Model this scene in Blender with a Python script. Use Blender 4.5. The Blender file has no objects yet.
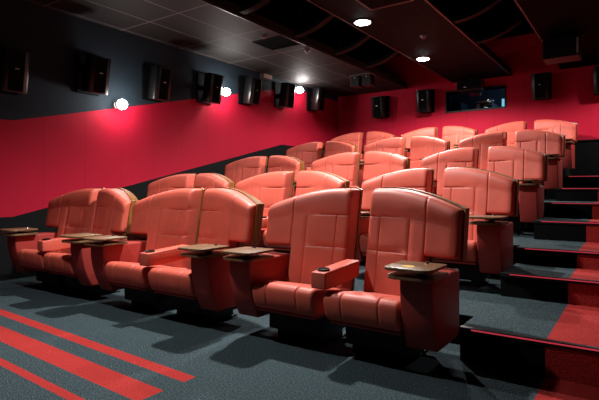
import bpy, bmesh, math, random
from mathutils import Vector, Matrix
random.seed(7)
S = bpy.context.scene
C = S.collection
PI = math.pi

# ------------------------------------------------------------------ materials
def srgb(r, g, b):
    f = lambda c: (c/255/12.92) if c/255 <= .04045 else ((c/255+.055)/1.055)**2.4
    return (f(r), f(g), f(b), 1)

class NT:
    """small helper around a node tree"""
    def __init__(self, name):
        self.m = bpy.data.materials.new(name); self.m.use_nodes = True
        self.t = self.m.node_tree; self.n = self.t.nodes; self.l = self.t.links
        self.b = self.n['Principled BSDF']
    def node(self, typ, **kw):
        x = self.n.new(typ)
        for k, v in kw.items(): setattr(x, k, v)
        return x
    def math(self, op, a, b=0.0, c=None):
        x = self.node('ShaderNodeMath', operation=op)
        for i, v in enumerate((a, b) if c is None else (a, b, c)):
            if isinstance(v, (int, float)): x.inputs[i].default_value = v
            else: self.l.new(v, x.inputs[i])
        return x.outputs[0]
    def coords(self):
        tc = self.node('ShaderNodeTexCoord'); sp = self.node('ShaderNodeSeparateXYZ')
        self.l.new(tc.outputs['Object'], sp.inputs[0]); self.tc = tc
        return sp.outputs[0], sp.outputs[1], sp.outputs[2]
    def between(self, v, lo, hi):
        return self.math('MULTIPLY', self.math('GREATER_THAN', v, lo), self.math('LESS_THAN', v, hi))
    def clamp(self, v, lo, hi):
        return self.math('MINIMUM', self.math('MAXIMUM', v, lo), hi)
    def line(self, v, period, off, w):
        """1 on thin lines repeated every period"""
        f = self.math('FRACT', self.math('DIVIDE', self.math('SUBTRACT', v, off - w/2), period))
        return self.math('LESS_THAN', f, w/period)
    def mix(self, fac, a, b):
        x = self.node('ShaderNodeMix', data_type='RGBA')
        if isinstance(fac, (int, float)): x.inputs[0].default_value = fac
        else: self.l.new(fac, x.inputs[0])
        for i, v in ((6, a), (7, b)):
            if isinstance(v, tuple): x.inputs[i].default_value = v
            else: self.l.new(v, x.inputs[i])
        return x.outputs[2]
    def noise(self, scale, detail=2.0, vec=None):
        x = self.node('ShaderNodeTexNoise'); x.inputs['Scale'].default_value = scale
        x.inputs['Detail'].default_value = detail
        if vec is None:
            tc = self.node('ShaderNodeTexCoord'); vec = tc.outputs['Object']
        self.l.new(vec, x.inputs['Vector'])
        return x.outputs['Fac']
    def ramp(self, v, lo, hi):
        x = self.node('ShaderNodeMapRange'); self.l.new(v, x.inputs[0])
        x.inputs[1].default_value = lo; x.inputs[2].default_value = hi
        return x.outputs[0]
    def bump(self, h, strength, dist=.01):
        x = self.node('ShaderNodeBump'); x.inputs['Strength'].default_value = strength
        x.inputs['Distance'].default_value = dist
        self.l.new(h, x.inputs['Height']); self.l.new(x.outputs[0], self.b.inputs['Normal'])
    def set(self, **kw):
        for k, v in kw.items():
            i = self.b.inputs[k.replace('_', ' ')]
            if isinstance(v, (int, float, tuple)): i.default_value = v
            else: self.l.new(v, i)
        return self

def plain(name, col, rough=.5, metal=0.0, spec=.5, emit=None, estr=0, noise=None, var=.12):
    m = NT(name)
    if noise:
        f = m.noise(noise)
        c = m.mix(f, tuple(x*(1-var) for x in col[:3])+(1,), tuple(min(1, x*(1+var)) for x in col[:3])+(1,))
        m.set(Base_Color=c)
    else: m.set(Base_Color=col)
    m.set(Roughness=rough, Metallic=metal, Specular_IOR_Level=spec)
    if emit: m.set(Emission_Color=emit, Emission_Strength=estr)
    return m.m

def leather(name, col, var=.1):
    m = NT(name)
    f = m.ramp(m.noise(5, 3), .3, .7)
    m.set(Base_Color=m.mix(f, tuple(x*(1-var) for x in col[:3])+(1,), tuple(x*(1+var) for x in col[:3])+(1,)),
          Roughness=.5, Specular_IOR_Level=.34)
    m.bump(m.noise(260, 3), .12, .002)
    return m.m

def wood(name, a, b):
    m = NT(name)
    tc = m.node('ShaderNodeTexCoord'); mp = m.node('ShaderNodeMapping')
    mp.inputs['Scale'].default_value = (28, 28, 2.2); m.l.new(tc.outputs['Object'], mp.inputs[0])
    f = m.ramp(m.noise(1.6, 5, mp.outputs[0]), .32, .68)
    m.set(Base_Color=m.mix(f, a, b), Roughness=.38, Specular_IOR_Level=.5)
    m.bump(f, .08, .002)
    return m.m

def carpet(name, red_fn=None, riser=False):
    m = NT(name)
    x, y, z = m.coords()
    f = m.ramp(m.noise(120, 3, m.tc.outputs['Object']), .33, .67)
    g = m.ramp(m.noise(60, 2, m.tc.outputs['Object']), .3, .7)
    grey = m.mix(f, srgb(24, 33, 38), srgb(67, 85, 91))
    fleck = m.math('GREATER_THAN', m.noise(95, 1, m.tc.outputs['Object']), .64)
    grey = m.mix(m.math('MULTIPLY', fleck, .55), grey, srgb(112, 102, 96))
    red = m.mix(f, srgb(142, 34, 33), srgb(178, 58, 54))
    red = m.mix(m.math('MULTIPLY', g, .35), red, srgb(152, 38, 38))
    if riser:       # upright faces of the grey carpet are coloured near black
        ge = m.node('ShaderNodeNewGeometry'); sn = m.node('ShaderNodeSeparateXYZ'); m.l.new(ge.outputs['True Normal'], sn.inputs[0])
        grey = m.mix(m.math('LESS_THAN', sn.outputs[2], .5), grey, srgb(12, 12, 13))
    m.set(Base_Color=m.mix(red_fn(m, x, y), grey, red), Roughness=.95, Specular_IOR_Level=.1)
    m.bump(f, .5, .006)
    return m.m

AISLE_X = -.46
def floor_red(m, x, y):
    yy = m.math('ADD', y, m.math('MULTIPLY', m.math('ADD', x, 2.17), .043))     # the stripes run a touch askew
    a = m.between(yy, 1.945, 2.04)
    b = m.between(yy, 1.625, 1.80)
    c = m.between(yy, 1.415, 1.475)
    left = m.math('LESS_THAN', x, -2.17)
    s = m.math('MULTIPLY', m.math('ADD', m.math('ADD', a, b), c), left)
    aisle = m.math('MULTIPLY', m.math('GREATER_THAN', x, AISLE_X), m.math('GREATER_THAN', y, 2.2))
    return m.math('MINIMUM', m.math('ADD', s, aisle), 1.0)

M = {}
M['leather'] = leather('red_leather', srgb(192, 86, 70))
M['leather_dark'] = leather('red_leather_panel', srgb(154, 54, 48))
M['wood'] = wood('walnut_veneer', srgb(84, 50, 16), srgb(134, 87, 34))
M['tray_wood'] = wood('tray_wood', srgb(94, 66, 42), srgb(128, 96, 68))
M['black_metal'] = plain('black_metal', srgb(9, 9, 10), .5, .1, .3)
M['black_plastic'] = plain('black_plastic', srgb(18, 18, 20), .4)
M['speaker_black'] = plain('speaker_black', srgb(15, 15, 17), .33, spec=.5)
M['grille_black'] = plain('grille_black', srgb(8, 8, 9), .8, spec=.08)
M['badge'] = plain('badge_silver', srgb(190, 185, 185), .3, .6)
M['chrome'] = plain('chrome', srgb(200, 205, 210), .2, 1)
M['sticker'] = plain('yellow_sticker', srgb(222, 176, 40), .5)
M['carpet_floor'] = carpet('grey_and_red_carpet', floor_red)
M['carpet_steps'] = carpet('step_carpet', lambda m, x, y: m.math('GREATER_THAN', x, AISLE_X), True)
M['white_plastic'] = plain('white_plastic', srgb(214, 214, 210), .45)
M['grey_plastic'] = plain('grey_plastic', srgb(96, 92, 90), .5)
M['upper_black'] = plain('ceiling_void_black', srgb(4, 4, 4), .95, spec=.02)
M['baffle'] = plain('baffle_black', srgb(5, 4, 4), .6, spec=.1)
M['trim_metal'] = plain('ceiling_edge_metal', srgb(62, 52, 54), .4, .4)
M['nosing'] = plain('nosing_metal', srgb(40, 40, 44), .35, .6)
M['led'] = plain('led_red', srgb(120, 20, 30), .4, emit=(1, .07, .12, 1), estr=.42)
M['lamp'] = plain('lamp_glow', (1, 1, 1, 1), .4, emit=(.85, .97, 1, 1), estr=60)
M['bulb'] = plain('bulb_glow', (1, 1, 1, 1), .4, emit=(1, .97, .93, 1), estr=70)
M['booth_dark'] = plain('booth_dark', srgb(30, 32, 42), .8)
M['booth_screen'] = plain('booth_screen', srgb(60, 110, 130), .4, emit=(.22, .62, .85, 1), estr=.9)
M['booth_red'] = plain('booth_red', srgb(160, 40, 48), .6)

def red_paint(m, base_a, base_b, coord):
    f = m.noise(2.2, 3)
    c = m.mix(f, base_a, base_b)
    return m.mix(m.math('MULTIPLY', m.line(coord, .586, 3.33, .007), .45), c, srgb(70, 8, 22))

RA, RB = srgb(168, 19, 45), srgb(177, 22, 50)
m = NT('left_wall_paint'); x, y, z = m.coords()
lo = m.math('MULTIPLY_ADD', m.math('SUBTRACT', m.clamp(y, 2.95, 8.5), 2.95), .236, .775)
hi = m.math('MULTIPLY_ADD', m.math('SUBTRACT', m.clamp(y, 2.95, 8.8), 2.95), .240, 1.97)
above = m.math('GREATER_THAN', z, hi); red = m.math('MULTIPLY', m.math('GREATER_THAN', z, lo), m.math('LESS_THAN', z, hi))
dark = m.mix(above, srgb(11, 12, 14), srgb(35, 46, 54))
m.set(Base_Color=m.mix(red, dark, red_paint(m, RA, RB, y)), Roughness=.7, Specular_IOR_Level=.12)
m.bump(m.noise(140, 2), .08, .003)
M['wall_left'] = m.m
m = NT('back_wall_paint'); x, y, z = m.coords()
m.set(Base_Color=m.mix(m.math('GREATER_THAN', z, 2.07), srgb(6, 6, 7), red_paint(m, RA, RB, x)), Roughness=.7, Specular_IOR_Level=.12)
m.bump(m.noise(140, 2), .08, .003)
M['wall_back'] = m.m
M['wall_dark'] = plain('dark_wall_paint', srgb(24, 20, 22), .85, noise=3)

def tiles(name, x0, a, b, g0, sp):
    m = NT(name); x, y, z = m.coords()
    down = m.math('LESS_THAN', z, 3.495)
    g = m.math('MAXIMUM', m.line(x, .6, x0, .018), m.line(y, 1.16, 4.48, .018))
    f = m.ramp(m.noise(70, 4, m.tc.outputs['Object']), .3, .7)
    t = m.mix(f, a, b)
    m.set(Base_Color=m.mix(m.math('MULTIPLY', g, down), t, g0), Roughness=.7, Specular_IOR_Level=sp)
    m.bump(f, .25, .004)
    return m.m
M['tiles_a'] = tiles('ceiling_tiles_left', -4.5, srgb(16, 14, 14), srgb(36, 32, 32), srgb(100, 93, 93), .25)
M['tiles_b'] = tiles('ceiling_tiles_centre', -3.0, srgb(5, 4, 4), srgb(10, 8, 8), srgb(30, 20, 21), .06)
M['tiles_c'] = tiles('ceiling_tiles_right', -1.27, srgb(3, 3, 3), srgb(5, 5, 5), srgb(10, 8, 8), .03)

gm = NT('booth_glass')
gm.set(Base_Color=(.9, .95, 1, 1), Roughness=.03, Transmission_Weight=1.0, IOR=1.1)
M['glass'] = gm.m

# ------------------------------------------------------------------ mesh helpers
def link(name, bm, mat, parent=None, smooth=False, angle=None):
    bmesh.ops.recalc_face_normals(bm, faces=bm.faces)
    me = bpy.data.meshes.new(name); bm.to_mesh(me); bm.free()
    me.materials.append(mat)
    o = bpy.data.objects.new(name, me); C.objects.link(o)
    if parent: o.parent = parent
    if smooth:
        for p in me.polygons: p.use_smooth = True
        if angle: me.set_sharp_from_angle(angle=math.radians(angle))
    return o

def empty(name, loc, rz=0.0):
    o = bpy.data.objects.new(name, None); C.objects.link(o)
    o.location = loc; o.rotation_euler = (0, 0, rz); o.empty_display_size = .2
    return o

def tag(o, label, cat, group=None):
    o['label'] = label; o['category'] = cat
    if group: o['group'] = group
    return o

def struct(o): o['kind'] = 'structure'; return o

def box(bm, lo, hi, bevel=0.0, seg=2, mat=None):
    r = bmesh.ops.create_cube(bm, size=1.0)
    vs = r['verts']
    sz = [hi[i]-lo[i] for i in range(3)]; ce = [(hi[i]+lo[i])/2 for i in range(3)]
    for v in vs: v.co = Vector([v.co[i]*sz[i]+ce[i] for i in range(3)])
    if mat is not None: bmesh.ops.transform(bm, matrix=mat, verts=vs)
    if bevel:
        es = list({e for v in vs for e in v.link_edges})
        bmesh.ops.bevel(bm, geom=es, offset=bevel, segments=seg, profile=.5, affect='EDGES', clamp_overlap=True)
    return bm

def cyl(bm, base, r, h, r2=None, seg=24, axis='Z'):
    q = bmesh.ops.create_cone(bm, cap_ends=True, segments=seg, radius1=r, radius2=r if r2 is None else r2, depth=h)
    rot = {'Z': Matrix(), 'X': Matrix.Rotation(PI/2, 4, 'Y'), 'Y': Matrix.Rotation(-PI/2, 4, 'X')}[axis]
    off = {'Z': Vector((0, 0, h/2)), 'X': Vector((h/2, 0, 0)), 'Y': Vector((0, h/2, 0))}[axis]
    bmesh.ops.transform(bm, matrix=Matrix.Translation(Vector(base)+off) @ rot, verts=q['verts'])
    return bm

def prism(bm, poly, fn, d, bevel=0.0, seg=2):
    """poly of 2-D points swept by the vector d; fn maps a 2-D point into space"""
    vs = [bm.verts.new(fn(p)) for p in poly]
    f = bm.faces.new(vs)
    r = bmesh.ops.extrude_face_region(bm, geom=[f])
    nv = [g for g in r['geom'] if isinstance(g, bmesh.types.BMVert)]
    bmesh.ops.translate(bm, vec=Vector(d), verts=nv)
    if bevel:
        es = list({e for v in vs+nv for e in v.link_edges if len(e.link_faces) == 2 and e.calc_face_angle(0) > .5})
        bmesh.ops.bevel(bm, geom=es, offset=bevel, segments=seg, profile=.5, affect='EDGES', clamp_overlap=True)
    return bm

def slab(bm, front, back):
    """closed solid between two equal grids of points"""
    nr, nc = len(front), len(front[0])
    F = [[bm.verts.new(p) for p in row] for row in front]
    B = [[bm.verts.new(p) for p in row] for row in back]
    for i in range(nr-1):
        for j in range(nc-1):
            bm.faces.new((F[i][j], F[i][j+1], F[i+1][j+1], F[i+1][j]))
            bm.faces.new((B[i][j], B[i+1][j], B[i+1][j+1], B[i][j+1]))
    for i in range(nr-1):
        for j in (0, nc-1): bm.faces.new((F[i][j], F[i+1][j], B[i+1][j], B[i][j]))
    for j in range(nc-1):
        for i in (0, nr-1): bm.faces.new((F[i][j], B[i][j], B[i][j+1], F[i][j+1]))
    return bm

def spread(a, b, n, seams=(), w=.008):
    xs = [a+(b-a)*i/n for i in range(n+1)]
    for e, s in ((a, 1), (b, -1)):
        xs += [e+s*k for k in (.004, .010, .018, .028)]
    for s in seams: xs += [s-w, s-w*.5, s, s+w*.5, s+w]
    xs = sorted(x for x in xs if a-1e-9 <= x <= b+1e-9)
    out = [xs[0]]
    for x in xs[1:]:
        if x-out[-1] > .0025: out.append(x)
    out[-1] = b
    return out

def rnd(d, r):
    d = max(0.0, min(d/r, 1.0))
    return r*(1-math.sqrt(max(0.0, 1-(1-d)**2)))

# ------------------------------------------------------------------ the seat
XI, XM, XO = .080, .55, .790            # seam between the middle of the back and its outer wing, outer edge
ZB, ZW = .33, .67              # foot of the back, foot of the wing
LEAN = math.tan(math.radians(11))
def top(x):
    t = max(0.0, (x-.20)/(XO-.20))
    c = .014*max(0, (XI+.05-x)/.05)**2
    return 1.125-.142*t**1.7-c
def seam_z(x):                 # seam under the head cushion
    return .92 if x < XM else .92-.05*((x-XM)/(XO-XM))
def gv(d, w=.0045, k=.007): return k*math.exp(-(d/w)**2)

def front_y(x, z):
    y = 0.0
    e_top = top(x)-z
    y += rnd(e_top, .045)
    y += rnd(x-XI, .035)
    y += rnd(XO-x, .05)
    if x > XM: y += rnd(z-ZW, .03)
    elif z < ZW: y += rnd(XM-x, .03)*min(1, (ZW-z)/.02)
    if z > ZW-.01: y += gv(x-XM)
    y += gv(z-seam_z(x))
    w = XM-XI
    if x < XM and z < seam_z(x):
        y += gv(x-(XI+.22*w), k=.006)+gv(x-(XI+.74*w), k=.006)
        y += gv(z-.675, k=.006)
    # fullness of the upholstery
    y -= .022*math.sin(PI*max(0, min(1, (x-XI)/(XO-XI))))
    if z > seam_z(x): y -= .009*math.sin(PI*max(0, min(1, (z-seam_z(x))/(top(x)-seam_z(x)))))
    return y
def lean(z, x=0.0):
    # the outer wing of the back curves forward
    return .36+(z-.37)*LEAN-.125*max(0, (x-.12)/(XO-.12))**1.7

def back_grid(xs, z_lo, z_hi, seams):
    g, b = [], []
    cols = []
    for x in xs:
        zt = z_hi(x)
        cols.append((x, zt))
    zs = spread(z_lo, 1.125, 18, seams)
    ss = [(z-z_lo)/(1.125-z_lo) for z in zs]
    for s in ss:
        row, rb = [], []
        for x, zt in cols:
            z = z_lo+(zt-z_lo)*s
            # keep the head seam on a grid line
            row.append((x, z))
        g.append(row)
    return g

def make_seat(sg, name, label):
    """sg +1: right seat of a pair (grows to +x), -1: its mirror image"""
    root = empty(name, (0, 0, 0))
    P = lambda x, y, z: Vector((sg*x, y, z))
    # upholstered back: the middle and the wing are one cushion
    bm = bmesh.new()
    w = XM-XI
    for xs, zl, seams in ((spread(XI, XM, 12, (XI+.22*w, XI+.74*w)), ZB, (.675, .92)),
                          (spread(XM, XO, 8), ZW, (.92,))):
        g = back_grid(xs, zl, top, seams)
        F = [[P(x, lean(z, x)+front_y(x, z), z) for x, z in row] for row in g]
        B = [[P(x, lean(z, x)+.15, z) for x, z in row] for row in g]
        slab(bm, F, B)
    link('backrest', bm, M['leather'], root, True, 50)
    # wooden shell round the sides and the rear
    bm = bmesh.new()
    sx = lambda x: .145-.070*max(0, min(1, (x-.3)/.5))
    for xs, zl in (([XI-.009+(.57-XI+.009)*i/10 for i in range(11)], .30), ([XM+.004+(XO+.014-XM-.004)*i/8 for i in range(9)], ZW-.014)):
        rows = []
        for k in range(13):
            s = k/12
            rows.append([(x, zl+(top(min(x, XO))+.010-zl)*s) for x in xs])
        slab(bm, [[P(x, lean(z, x)+sx(x), z) for x, z in r] for r in rows],
                 [[P(x, lean(z, x)+.168+.010*math.sin(PI*min(1, max(0, (x/.82)))), z) for x, z in r] for r in rows])
    link('backrest_shell', bm, M['wood'], root, True, 40)
    # seat cushion
    prof = [(.42, .368), (.36, .378), (.28, .392), (.18, .412), (.06, .436), (-.03, .449), (-.07, .449), (-.094, .438), (-.108, .418), (-.112, .395),
            (-.104, .35), (-.092, .305), (-.082, .278), (-.066, .264), (.02, .258), (.2, .25), (.42, .24)]
    xs = spread(.038, .57, 14, (.175, .435))
    bm = bmesh.new(); rows = []
    cy, cz = .19, .356
    for x in xs:
        e = min(x-.038, .57-x)
        k = rnd(e, .024)
        row = []
        for i, (y, z) in enumerate(prof):
            d = gv(x-.175, k=.005)+gv(x-.435, k=.005) if i < 12 else 0
            sag = .006*math.sin(PI*(x-.038)/.532) if i < 12 else 0
            v = Vector((y-cy, z-cz)); n = Vector((0 if -.04 < y < .42 else (1 if y > .4 else -1), 1 if i < 10 else -1))
            y2 = y-(n.x*(k+d-sag)); z2 = z-(n.y*(k+d-sag*.8))
            row.append(bm.verts.new(P(x, y2, z2)))
        rows.append(row)
    n = len(prof)
    for a, b in zip(rows, rows[1:]):
        for i in range(n): bm.faces.new((a[i], a[(i+1) % n], b[(i+1) % n], b[i]))
    bm.faces.new(rows[0]); bm.faces.new(rows[-1])
    cu = link('seat_cushion', bm, M['leather'], root, True, 60)
    bm = bmesh.new(); box(bm, (.06, -.055, .236), (.56, .40, .258), .008)
    for v in bm.verts: v.co.x *= sg
    link('seat_frame', bm, M['leather_dark'], root)
    # upholstered side panel, its front edge swept back towards the foot
    prof = [(-.12, .60), (-.122, .54), (-.116, .46), (-.098, .37), (-.07, .285), (-.03, .20), (-.012, .165), (.40, .165), (.40, .60)]
    bm = bmesh.new()
    prism(bm, prof, lambda p: P(.578, p[0], p[1]), (sg*.198, 0, 0), .014, 3)
    link('side_panel', bm, M['leather_dark'], root, True, 35)
    # lower wooden arm cap and the swivelling tray above it
    def board(x0, x1, y0, y1, z0, z1, r):
        pts = []
        for cx, cyy, a0 in ((x1-r, y1-.02, 0), (x0+.02, y1-.02, 90), (x0+r, y0+r, 180), (x1-r, y0+r, 270)):
            rr = .02 if cyy > y0+r+.001 else r
            if cyy > y0+r+.001: cx = x1-.02 if a0 == 0 else x0+.02
            for k in range(7):
                a = math.radians(a0+15*k); pts.append((cx+rr*math.cos(a), cyy+rr*math.sin(a)))
        b = bmesh.new(); prism(b, pts, lambda p: P(p[0], p[1], z0), (0, 0, z1-z0), .004, 2); return b
    ac = link('arm_cap', board(.515, .80, -.20, .11, .601, .622, .07), M['tray_wood'], root, True, 35)
    tr = link('tray_table', board(.505, .795, -.215, .10, .652, .67, .06), M['tray_wood'], root, True, 35)
    bm = bmesh.new(); cyl(bm, P(.68, -.02, .622), .025, .030)
    link('tray_pivot', bm, M['black_metal'], tr)
    bm = bmesh.new(); cyl(bm, P(.68, .06, .67), .014, .010, .010)
    link('tray_knob', bm, M['chrome'], tr, True, 40)
    # black pedestal under the seat and the two legs with their foot plates
    bm = bmesh.new(); box(bm, (.09, .10, .07), (.57, .46, .236), .01)
    for v in bm.verts: v.co.x *= sg
    link('pedestal', bm, M['black_metal'], root)
    for lx in (.15, .49):
        bm = bmesh.new(); box(bm, (lx-.03, .14, .012), (lx+.03, .44, .075), .006)
        for v in bm.verts: v.co.x *= sg
        lg = link('leg', bm, M['black_metal'], root)
        bm = bmesh.new(); box(bm, (lx-.045, .08, 0), (lx+.045, .48, .014), .004)
        for v in bm.verts: v.co.x *= sg
        link('foot_plate', bm, M['black_metal'], lg)
    if sg < 0:      # the armrest between the two seats of a pair
        bm = bmesh.new()
        prism(bm, [(-.13, .577), (-.13, .468), (.0, .464), (.34, .49), (.35, .605), (.2, .597)], lambda p: Vector((-.038, p[0], p[1])), (.112, 0, 0), .01, 3)
        ar = link('center_armrest', bm, M['leather'], root, True, 35)
        bm = bmesh.new()
        q = bmesh.ops.create_cone(bm, cap_ends=False, segments=28, radius1=.041, radius2=.041, depth=.016)
        q2 = bmesh.ops.create_cone(bm, cap_ends=True, segments=28, radius1=.034, radius2=.034, depth=.008)
        bmesh.ops.transform(bm, matrix=Matrix.Translation((0, 0, -.003)), verts=q2['verts'])
        vs = q['verts']
        o = [v for v in vs if v.co.z > .0]
        r2 = bmesh.ops.extrude_edge_only(bm, edges=[e for e in bm.edges if e.verts[0] in o and e.verts[1] in o])
        nv = [g for g in r2['geom'] if isinstance(g, bmesh.types.BMVert)]
        for v in nv: v.co.x *= .83; v.co.y *= .83
        bmesh.ops.transform(bm, matrix=Matrix.Translation((.018, -.06, .5855)) @ Matrix.Rotation(math.radians(3.5), 4, 'X'), verts=bm.verts)
        link('cup_holder', bm, M['black_plastic'], ar)
    return root

def copy_thing(root, name=None):
    r = root.copy(); C.objects.link(r)
    for ch in list(root.children):
        c = ch.copy(); C.objects.link(c); c.parent = r
        for g in list(ch.children):
            d = g.copy(); C.objects.link(d); d.parent = c
    return r

PAIRS = (-5.225, -3.48, -1.735)
# depth of the three pairs of each row (the rows bow a little towards the screen), height of the row's platform
ROWS = (((2.78, 2.77, 2.81), 0.0), ((4.33, 4.33, 4.46), .215), ((5.98, 6.10, 6.25), .56), ((7.80, 7.90, 7.99), .95), ((9.58, 9.65, 9.73), 1.315))
ROWN = ('front row', 'second row', 'third row', 'fourth row', 'back row')
COLN = ('first from the left wall', 'second from the left wall', 'third from the left wall',
        'third from the aisle steps', 'second from the aisle steps', 'first beside the aisle steps')
protos = {-1: make_seat(-1, 'cinema_seat', ''), 1: make_seat(1, 'cinema_seat', '')}
used = {-1: False, 1: False}
for r, (Y, Z) in enumerate(ROWS):
    for p, X in enumerate(PAIRS):
        for sg in (-1, 1):
            if not used[sg]: s = protos[sg]; used[sg] = True
            else: s = copy_thing(protos[sg])
            s.location = (X+(.06 if (r, p, sg) == (0, 0, -1) else 0)+((.05, .02, 0)[p] if r == 0 else 0), Y[p], Z)
            col = p*2+(0 if sg < 0 else 1)
            extra = ', yellow tray sticker' if (r, col) == (0, 5) else ''
            tag(s, 'red leather seat in the %s, %s%s' % (ROWN[r], COLN[col], extra), 'seat', 'red leather cinema seats in five rows')
            if (r, col) == (0, 5):
                tr = [c for c in s.children if c.name.startswith('tray_table')][0]
                bm = bmesh.new(); cyl(bm, (.63, -.11, .6702), .030, .0012)
                for v in bm.verts: v.co.x = .63+(v.co.x-.63)*1.3
                st = link('sticker', bm, M['sticker'], tr); st['label'] = 'yellow sticker'

for c in protos[-1].children:          # this pair stands a little closer together; its armrest stays in the middle
    if c.name.startswith('center_armrest'): c.location.x -= .055

# ------------------------------------------------------------------ the room
XL, XR, YB, YF, ZT = -6.38, 1.1, 10.92, -4.0, 4.3
ZC = 3.49
def sbox(name, lo, hi, mat, bevel=0):
    bm = bmesh.new(); box(bm, lo, hi, bevel); return struct(link(name, bm, mat))
sbox('floor', (XL-.2, YF-.2, -.2), (XR+.2, 3.8, 0), M['carpet_floor'])
# seating platforms and aisle steps (one solid per level, L-shaped where the aisle climbs earlier)
STEPS = (3.23, 4.37, 5.03, 5.97, 6.75, 7.72, 8.50)
RISE = (.215, .41, .56, .766, .95, 1.13, 1.315)
SEATZ = (3.56, 5.24, 7.04, 8.84)        # where each row's platform begins behind the seats in front
AX = -.965
for k in range(4):
    z0 = -.01 if k == 0 else RISE[2*k-2]-.02
    z1 = RISE[2*k]
    bm = bmesh.new()
    yb = YB
    prism(bm, [(XL, SEATZ[k]), (AX, SEATZ[k]), (AX, STEPS[2*k]), (XR, STEPS[2*k]), (XR, yb), (XL, yb)],
          lambda p: Vector((p[0], p[1], z0)), (0, 0, z1-z0))
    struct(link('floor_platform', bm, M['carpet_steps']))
for k in range(3):
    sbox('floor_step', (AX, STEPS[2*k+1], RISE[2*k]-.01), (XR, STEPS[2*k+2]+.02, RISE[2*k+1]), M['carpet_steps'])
for k in range(7):
    z = RISE[k]; y = STEPS[k]
    sbox('trim_%d' % (k+1), (AX, y-.012, z-.028), (XR, y+.03, z+.006), M['nosing'], .004)
    bm = bmesh.new(); box(bm, (AX+.075, y-.018, z-.008), (XR-.02, y-.011, z+.000), .002)
    w = ('lowest', 'second', 'third', 'fourth', 'fifth', 'sixth', 'topmost')[k]
    tag(link('step_light', bm, M['led']), 'thin glowing red light strip on the edge of the %s aisle step%s' % (w, '' if k in (0, 6) else ' from the floor'),
        'light strip', 'light strips on the aisle steps')

# walls
sbox('wall_left', (XL-.2, YF, -.2), (XL, YB+.2, ZT), M['wall_left'])
sbox('wall_right', (XR, YF, -.2), (XR+.2, YB+.2, ZT), M['wall_dark'])
sbox('wall_front', (XL-.2, YF-.2, -.2), (XR+.2, YF, ZT), M['wall_dark'])
WX0, WX1, WZ0, WZ1 = -3.55, -2.33, 2.86, 3.28
bm = bmesh.new()
for lo, hi in (((XL, YB, -.2), (WX0, YB+.2, ZT)), ((WX1, YB, -.2), (XR, YB+.2, ZT)),
               ((WX0, YB, -.2), (WX1, YB+.2, WZ0)), ((WX0, YB, WZ1), (WX1, YB+.2, ZT))):
    box(bm, lo, hi)
bmesh.ops.remove_doubles(bm, verts=bm.verts, dist=1e-4)
struct(link('wall_back', bm, M['wall_back']))
bm = bmesh.new()
t = .035
for lo, hi in (((WX0-t, YB-.015, WZ0-t), (WX1+t, YB+.21, WZ0)), ((WX0-t, YB-.015, WZ1), (WX1+t, YB+.21, WZ1+t)),
               ((WX0-t, YB-.015, WZ0), (WX0, YB+.21, WZ1)), ((WX1, YB-.015, WZ0), (WX1+t, YB+.21, WZ1))):
    box(bm, lo, hi)
wf = struct(link('window_1', bm, M['black_metal']))
bm = bmesh.new(); box(bm, (WX0, YB+.10, WZ0), (WX1, YB+.108, WZ1))
link('pane', bm, M['glass'], wf)
# the booth behind the window
BX0, BX1, BY1 = -4.4, -1.7, YB+2.3
for nm, lo, hi in (('floor_booth', (BX0-.1, YB+.2, 1.4), (BX1+.1, BY1+.1, 1.5)), ('ceiling_booth', (BX0-.1, YB+.2, 3.75), (BX1+.1, BY1+.1, 3.85)),
                   ('wall_booth_back', (BX0-.1, BY1, 1.5), (BX1+.1, BY1+.1, 3.75)),
                   ('wall_booth_left', (BX0-.1, YB+.2, 1.5), (BX0, BY1, 3.75)), ('wall_booth_right', (BX1, YB+.2, 1.5), (BX1+.1, BY1, 3.75))):
    sbox(nm, lo, hi, M['booth_dark'])
def booth_table():
    o = empty('equipment_table', (-2.75, YB+.85, 1.5))
    bm = bmesh.new(); box(bm, (-.7, -.35, 1.18), (.7, .35, 1.22), .005); link('table_top', bm, M['black_metal'], o)
    for x in (-.65, .65):
        for y in (-.3, .3):
            bm = bmesh.new(); box(bm, (x-.02, y-.02, 0), (x+.02, y+.02, 1.18)); link('leg', bm, M['black_metal'], o)
    tag(o, 'dark equipment table behind the projection window', 'table')
booth_table()
pj = tag(empty('film_projector', (-2.88, YB+.75, 2.722)), 'film projector with pale casing standing behind the projection window', 'projector')
bm = bmesh.new(); box(bm, (-.16, -.2, .05), (.16, .34, .36), .02); link('body', bm, M['booth_dark'], pj)
bm = bmesh.new(); box(bm, (-.17, -.21, .36), (.10, .2, .385), .006); link('top_cover', bm, M['white_plastic'], pj)
bm = bmesh.new(); cyl(bm, (.06, -.36, .2), .055, .2, axis='Y'); ln = link('lens', bm, M['chrome'], pj, True, 40)
bm = bmesh.new(); box(bm, (-.165, -.225, .06), (-.10, -.2, .33), .006); link('side_grip', bm, M['white_plastic'], pj)
bm = bmesh.new(); box(bm, (-.15, -.205, .06), (-.06, -.198, .16)); box(bm, (.0, -.205, .28), (.12, -.198, .33)); link('vent', bm, M['grey_plastic'], pj)
for x in (-.12, .12):
    bm = bmesh.new(); cyl(bm, (x, 0, -.002), .025, .055); link('leg', bm, M['black_metal'], pj)
mn = tag(empty('monitor', (-2.36, YB+.62, 2.722)), 'glowing pale blue monitor at the right end of the projection window', 'monitor')
bm = bmesh.new(); box(bm, (-.17, -.02, .06), (.17, .03, .42), .006); cs = link('case', bm, M['black_plastic'], mn)
bm = bmesh.new(); box(bm, (-.155, -.024, .075), (.155, -.018, .405)); link('screen', bm, M['booth_screen'], mn)
bm = bmesh.new(); box(bm, (-.09, -.06, 0), (.09, .06, .015)); box(bm, (-.02, -.01, .01), (.02, .02, .08)); link('stand', bm, M['black_metal'], mn)
rk = tag(empty('equipment_rack', (-3.88, YB+1.45, 1.5)), 'dark blue equipment rack at the left of the projection window', 'rack')
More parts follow.
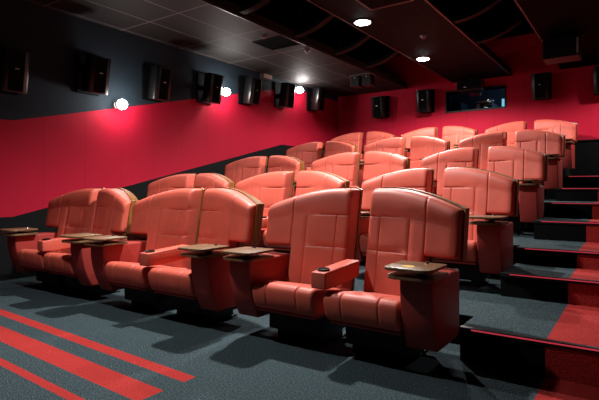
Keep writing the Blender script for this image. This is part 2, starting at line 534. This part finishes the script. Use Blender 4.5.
bm = bmesh.new(); box(bm, (-.3, -.3, 0), (.3, .3, 1.75), .01); link('cabinet', bm, M['booth_dark'], rk)
for k in range(4):
    bm = bmesh.new(); box(bm, (-.26, -.315, 1.1+.15*k), (.26, -.299, 1.22+.15*k), .003); link('front_unit', bm, M['black_metal'], rk)
bm = bmesh.new(); box(bm, (-3.15, YB+.32, WZ1-.07), (-2.9, YB+.36, WZ1-.015), .004)
bm2 = bmesh.new(); bm2.free()
tag(link('warning_strip', bm, M['booth_red'], None), 'small red strip hanging at the top of the projection window', 'strip')
bm = bmesh.new(); box(bm, (-3.04, YB+.335, WZ1-.02), (-3.01, YB+.345, 3.75)); link('hanger', bm, M['black_metal'], bpy.data.objects['warning_strip'])

# ceiling: three dropped strips of tiles with black slots between, all under a black soffit
sbox('ceiling', (XL-.2, YF-.2, ZT), (XR+.2, YB+.2, ZT+.1), M['upper_black'])
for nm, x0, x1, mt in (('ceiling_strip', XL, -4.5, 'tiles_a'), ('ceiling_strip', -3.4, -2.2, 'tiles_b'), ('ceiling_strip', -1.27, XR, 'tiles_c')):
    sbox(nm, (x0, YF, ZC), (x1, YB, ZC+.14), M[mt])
for k, (x0, x1) in enumerate(((-4.515, -4.495), (-3.415, -3.395), (-2.205, -2.185), (-1.285, -1.265))):
    sbox('trim_%d' % (k+8), (x0, YF, ZC-.012), (x1, YB, ZC+.03), M['trim_metal'])
bm = bmesh.new(); box(bm, (XL, YB-.03, 2.05), (XR, YB, 2.07)); struct(link('trim_12', bm, M['nosing']))

# curved baffles hanging in the two slots
def baffle(xa, xb, y, z, label, grp):
    o = empty('ceiling_baffle', ((xa+xb)/2, y, z))
    bm = bmesh.new(); n = 14; w = xb-xa
    F, B = [], []
    for s in (0, 1):
        f, b = [], []
        for i in range(n+1):
            t = i/n; zz = .22*t**2.0
            f.append(Vector((-w/2+w*t, -.03, zz+s*.06))); b.append(Vector((-w/2+w*t, .08, zz+s*.06)))
        F.append(f); B.append(b)
    slab(bm, F, B)
    link('panel', bm, M['baffle'], o, True, 40)
    for t in (.12, .88):
        bm = bmesh.new(); cyl(bm, (-w/2+w*t, .03, (.22*t*t)+.05), .006, ZT-z-(.22*t*t)-.05, seg=8); link('hanger', bm, M['black_metal'], o)
    tag(o, label, 'baffle', grp)
NB = ('first', 'second', 'third', 'fourth', 'fifth')
for k, y in enumerate((4.68, 5.86, 7.0, 8.1)):
    baffle(-4.16, -3.48, y, 3.36, 'curved black baffle in the left ceiling slot, %s from the viewer' % NB[k], 'curved ceiling baffles')
for k, y in enumerate((5.6, 6.75, 7.9)):
    baffle(-2.1, -1.45, y, 3.42, 'curved black baffle in the right ceiling slot, %s from the viewer' % NB[k], 'curved ceiling baffles')

# downlights
LIGHTS = ((-3.22, 1.45), (-3.22, 3.83), (-3.22, 6.2), (-3.22, 8.56))
for k, (x, y) in enumerate(LIGHTS):
    if k >= 2:
        o = empty('downlight', (x, y, ZC))
        bm = bmesh.new(); cyl(bm, (0, 0, -.014), .125, .016, .115, 32); link('trim_ring', bm, M['white_plastic'], o, True, 40)
        bm = bmesh.new(); cyl(bm, (0, 0, -.022), .098, .012, .104, 32); link('diffuser', bm, M['lamp'], o, True, 40)
        tag(o, 'bright round ceiling downlight %s' % ('nearer the viewer, above the middle rows' if k == 2 else 'farther back, above the back row'), 'ceiling light', 'round ceiling downlights')

# wall lamps at the upper edge of the red band
for k, (y, z) in enumerate(((4.40, 2.36), (6.60, 2.90), (8.97, 3.33))):
    o = empty('wall_lamp', (XL, y, z))
    bm = bmesh.new(); cyl(bm, (0, 0, 0), .05, .03, axis='X'); link('wall_plate', bm, M['white_plastic'], o, True, 40)
    bm = bmesh.new(); cyl(bm, (.02, 0, 0), .012, .10, axis='X', seg=12); link('arm', bm, M['chrome'], o, True, 40)
    bm = bmesh.new(); bmesh.ops.create_uvsphere(bm, u_segments=36, v_segments=20, radius=.072)
    bmesh.ops.translate(bm, vec=(.16, 0, 0), verts=bm.verts); link('bulb', bm, M['bulb'], o, True)
    bm = bmesh.new(); cyl(bm, (.08, 0, 0), .045, .05, .06, axis='X'); link('lamp_holder', bm, M['white_plastic'], o, True, 40)
    tag(o, 'glowing white wall lamp on the left wall, %s' % ('between the second and third speakers', 'between the fourth and fifth speakers', 'near the far corner')[k], 'wall lamp', 'wall lamps along the left wall')

# loudspeakers
def make_speaker():
    """hangs on a wall behind it at y = 0, faces -y, origin on the wall at mid height"""
    o = empty('loudspeaker', (0, 0, 0))
    bm = bmesh.new(); box(bm, (-.17, -.03, -.26), (.17, 0, .27), .006); link('wall_plate', bm, M['grille_black'], o)
    bm = bmesh.new(); box(bm, (-.03, -.14, -.04), (.03, -.02, .04), .005); link('bracket', bm, M['black_metal'], o)
    rot = Matrix.Translation((0, -.11, 0)) @ Matrix.Rotation(math.radians(9), 4, 'X')
    bm = bmesh.new()
    prism(bm, [(-.115, 0), (-.16, -.14), (-.15, -.205), (-.09, -.225), (.09, -.225), (.15, -.205), (.16, -.14), (.115, 0)],
          lambda p: Vector((p[0], p[1], -.25)), (0, 0, .5), .008, 2)
    bmesh.ops.transform(bm, matrix=rot, verts=bm.verts)
    cb = link('cabinet', bm, M['speaker_black'], o, True, 35)
    bm = bmesh.new(); box(bm, (-.088, -.232, -.235), (.088, -.222, .235), .004, mat=rot); link('grille', bm, M['grille_black'], cb)
    bm = bmesh.new(); box(bm, (-.022, -.236, .02), (.022, -.231, .034), mat=rot); link('badge', bm, M['badge'], cb)
    return o
sp0 = make_speaker(); first = True
LSP = ((2.84, 2.55), (3.94, 2.71), (5.03, 2.78), (6.18, 2.90), (7.26, 3.03), (8.40, 3.13), (9.63, 3.22))
BSP = ((-5.12, 3.10, 0), (-4.0, 3.13, 0), (-1.61, 3.18, 0), (-.55, 3.17, 0))
ORD = ('nearest the viewer', 'second from the viewer', 'third from the viewer', 'fourth from the viewer', 'fifth from the viewer', 'sixth from the viewer', 'nearest the far corner')
for k, (y, z) in enumerate(LSP):
    o = sp0 if k == 0 else copy_thing(sp0)
    o.location = (XL, y, z); o.rotation_euler = (0, 0, PI/2)
    tag(o, 'black loudspeaker on the left wall, %s' % ORD[k], 'speaker', 'loudspeakers on the left wall')
BL = ('at the left, nearest the corner', 'just left of the projection window', 'just right of the projection window', 'cut by the right edge of the photo')
for k, (x, z, rz) in enumerate(BSP):
    o = copy_thing(sp0); o.location = (x, YB, z); o.rotation_euler = (0, 0, rz)
    tag(o, 'black loudspeaker on the red back wall, %s' % BL[k], 'speaker', 'loudspeakers on the back wall')
# the wide speaker over the projection window
o = empty('loudspeaker', (-2.95, YB-.3, 3.30))
bm = bmesh.new(); box(bm, (-.26, -.14, -.10), (.26, .14, .12), .02, 3); cb = link('cabinet', bm, M['speaker_black'], o)
bm = bmesh.new(); box(bm, (-.24, -.148, -.085), (.24, -.139, .105), .004); link('grille', bm, M['grille_black'], cb)
bm = bmesh.new(); box(bm, (-.10, -.153, -.04), (-.05, -.147, -.025)); link('badge', bm, M['badge'], cb)
bm = bmesh.new(); box(bm, (-.04, -.03, .11), (.04, .03, .172)); link('bracket', bm, M['black_metal'], o)
tag(o, 'wide black speaker box hanging over the top of the projection window', 'speaker')

# small fittings on the ceiling
o = empty('ceiling_vent', (-2.62, 5.55, ZC))
bm = bmesh.new()
for lo, hi in (((-.3, -.3, -.012), (.3, -.27, 0)), ((-.3, .27, -.012), (.3, .3, 0)), ((-.3, -.27, -.012), (-.27, .27, 0)), ((.27, -.27, -.012), (.3, .27, 0))): box(bm, lo, hi)
link('frame', bm, M['trim_metal'], o)
bm = bmesh.new()
for k in range(14):
    box(bm, (-.27, -.262+.038*k, -.010), (.27, -.250+.038*k, -.001))
link('slats', bm, M['baffle'], o)
tag(o, 'square slatted air vent in the centre ceiling strip before the downlight', 'vent')
def detector(x, y, label):
    o = empty('smoke_detector', (x, y, ZC))
    bm = bmesh.new(); cyl(bm, (0, 0, -.016), .05, .016, .055); link('base', bm, M['grey_plastic'], o, True, 40)
    bm = bmesh.new(); cyl(bm, (0, 0, -.04), .03, .025, .042); link('dome', bm, M['grey_plastic'], o, True, 40)
    tag(o, label, 'detector', 'small round ceiling detectors')
detector(-4.78, 5.9, 'small round detector on the left ceiling tiles beside the dark hatch')
detector(-2.74, 7.3, 'small round detector on the centre ceiling strip just before the far downlight')
o = empty('ceiling_hatch', (-4.82, 6.3, ZC))
bm = bmesh.new(); box(bm, (-.29, -.26, -.006), (.29, .26, 0)); link('panel', bm, M['upper_black'], o)
bm = bmesh.new()
for lo, hi in (((-.3, -.27, -.012), (.3, -.255, 0)), ((-.3, .255, -.012), (.3, .27, 0)), ((-.3, -.255, -.012), (-.285, .255, 0)), ((.285, -.255, -.012), (.3, .255, 0))): box(bm, lo, hi)
link('frame', bm, M['baffle'], o)
tag(o, 'dark square hatch in the left ceiling tiles', 'hatch')
o = empty('ceiling_fitting', (-4.66, 6.93, ZC))
bm = bmesh.new(); cyl(bm, (0, 0, -.02), .045, .02, .05); link('base', bm, M['chrome'], o, True, 40)
bm = bmesh.new(); cyl(bm, (0, 0, -.05), .02, .032, .03); link('head', bm, M['chrome'], o, True, 40)
tag(o, 'small shiny ceiling fitting beside the dark hatch', 'fitting')
o = empty('emergency_light', (XL+.06, 7.9, 3.435))
bm = bmesh.new(); box(bm, (-.06, -.15, -.05), (.04, .15, .05), .012); link('housing', bm, M['grey_plastic'], o)
bm = bmesh.new(); box(bm, (.036, -.13, -.04), (.046, .13, .04), .004); link('cover', bm, M['white_plastic'], o)
tag(o, 'small grey box light high on the left wall under the ceiling', 'light')
o = empty('ceiling_speaker', (-4.72, 9.1, ZC))
bm = bmesh.new(); box(bm, (-.26, -.14, -.02), (.24, .14, 0), .004); link('mounting_plate', bm, M['grey_plastic'], o)
for x in (-.24, .03):
    bm = bmesh.new(); box(bm, (x, -.10, -.24), (x+.2, .10, -.02), .008); b = link('box', bm, M['speaker_black'], o)
    bm = bmesh.new(); cyl(bm, (x+.1, -.11, -.06), .014, .012, axis='Y', seg=12); link('knob', bm, M['badge'], b)
tag(o, 'pair of black boxes hanging from the end of the left ceiling tiles', 'speaker')
o = empty('ceiling_projector', (-.98, 8.6, ZC))
bm = bmesh.new(); box(bm, (-.26, -.2, -.36), (.24, .2, -.06), .012); cb = link('body', bm, M['black_metal'], o)
bm = bmesh.new(); box(bm, (.205, -.206, -.33), (.232, -.198, -.09)); link('light_strip', bm, M['badge'], cb)
bm = bmesh.new(); box(bm, (-.04, -.04, -.07), (.04, .04, 0)); link('bracket', bm, M['black_metal'], o)
tag(o, 'black box with a pale edge hanging from the dark ceiling above the aisle', 'projector')

# ------------------------------------------------------------------ light
def spot(name, loc, e, col, size=2.79, blend=.4, r=.06, rot=(0, 0, 0)):
    l = bpy.data.lights.new(name, 'SPOT'); l.energy = e; l.color = col; l.spot_size = size; l.spot_blend = blend; l.shadow_soft_size = r
    o = bpy.data.objects.new(name, l); C.objects.link(o); o.location = loc; o.rotation_euler = rot
    return o
for k, (x, y) in enumerate(LIGHTS):
    spot('downlight_beam', (x, y, ZC-.09), (265, 800, 500, 520)[k], (1, .97, .93), (2.0, 2.42, 2.4, 2.83)[k], (.6, .8, .6, .3)[k])
for k, (y, z) in enumerate(((4.40, 2.36), (6.60, 2.90), (8.97, 3.33))):
    l = bpy.data.lights.new('wall_lamp_beam', 'POINT'); l.energy = (22, 24, 18)[k]; l.color = (1, .94, .9); l.shadow_soft_size = .05
    o = bpy.data.objects.new('wall_lamp_beam', l); C.objects.link(o); o.location = (XL+.26, y, z)
spot('downlight_beam', (.35, 9.55, ZC-.09), 200, (1, .96, .93))       # over the aisle, just outside the photo
l = bpy.data.lights.new('booth_lamp', 'POINT'); l.energy = 16; l.color = (.35, .6, 1); l.shadow_soft_size = .1
o = bpy.data.objects.new('booth_lamp', l); C.objects.link(o); o.location = (-2.2, YB+1.5, 3.5)

w = bpy.data.worlds.new('World'); S.world = w; w.use_nodes = True
w.node_tree.nodes['Background'].inputs[0].default_value = (.5, .55, .6, 1)
w.node_tree.nodes['Background'].inputs[1].default_value = .003

# ------------------------------------------------------------------ camera
cd = bpy.data.cameras.new('camera'); cam = bpy.data.objects.new('camera', cd); C.objects.link(cam)
cam.location = (0, 0, 1.12); cam.rotation_euler = (PI/2, 0, math.radians(34.8))
cd.sensor_width = 36; cd.lens = 489/599*36; cd.shift_y = -11/599; cd.clip_start = .05
S.camera = cam
S.view_settings.view_transform = 'Standard'; S.view_settings.look = 'None'
S.view_settings.gamma = 1; S.view_settings.exposure = 0.0
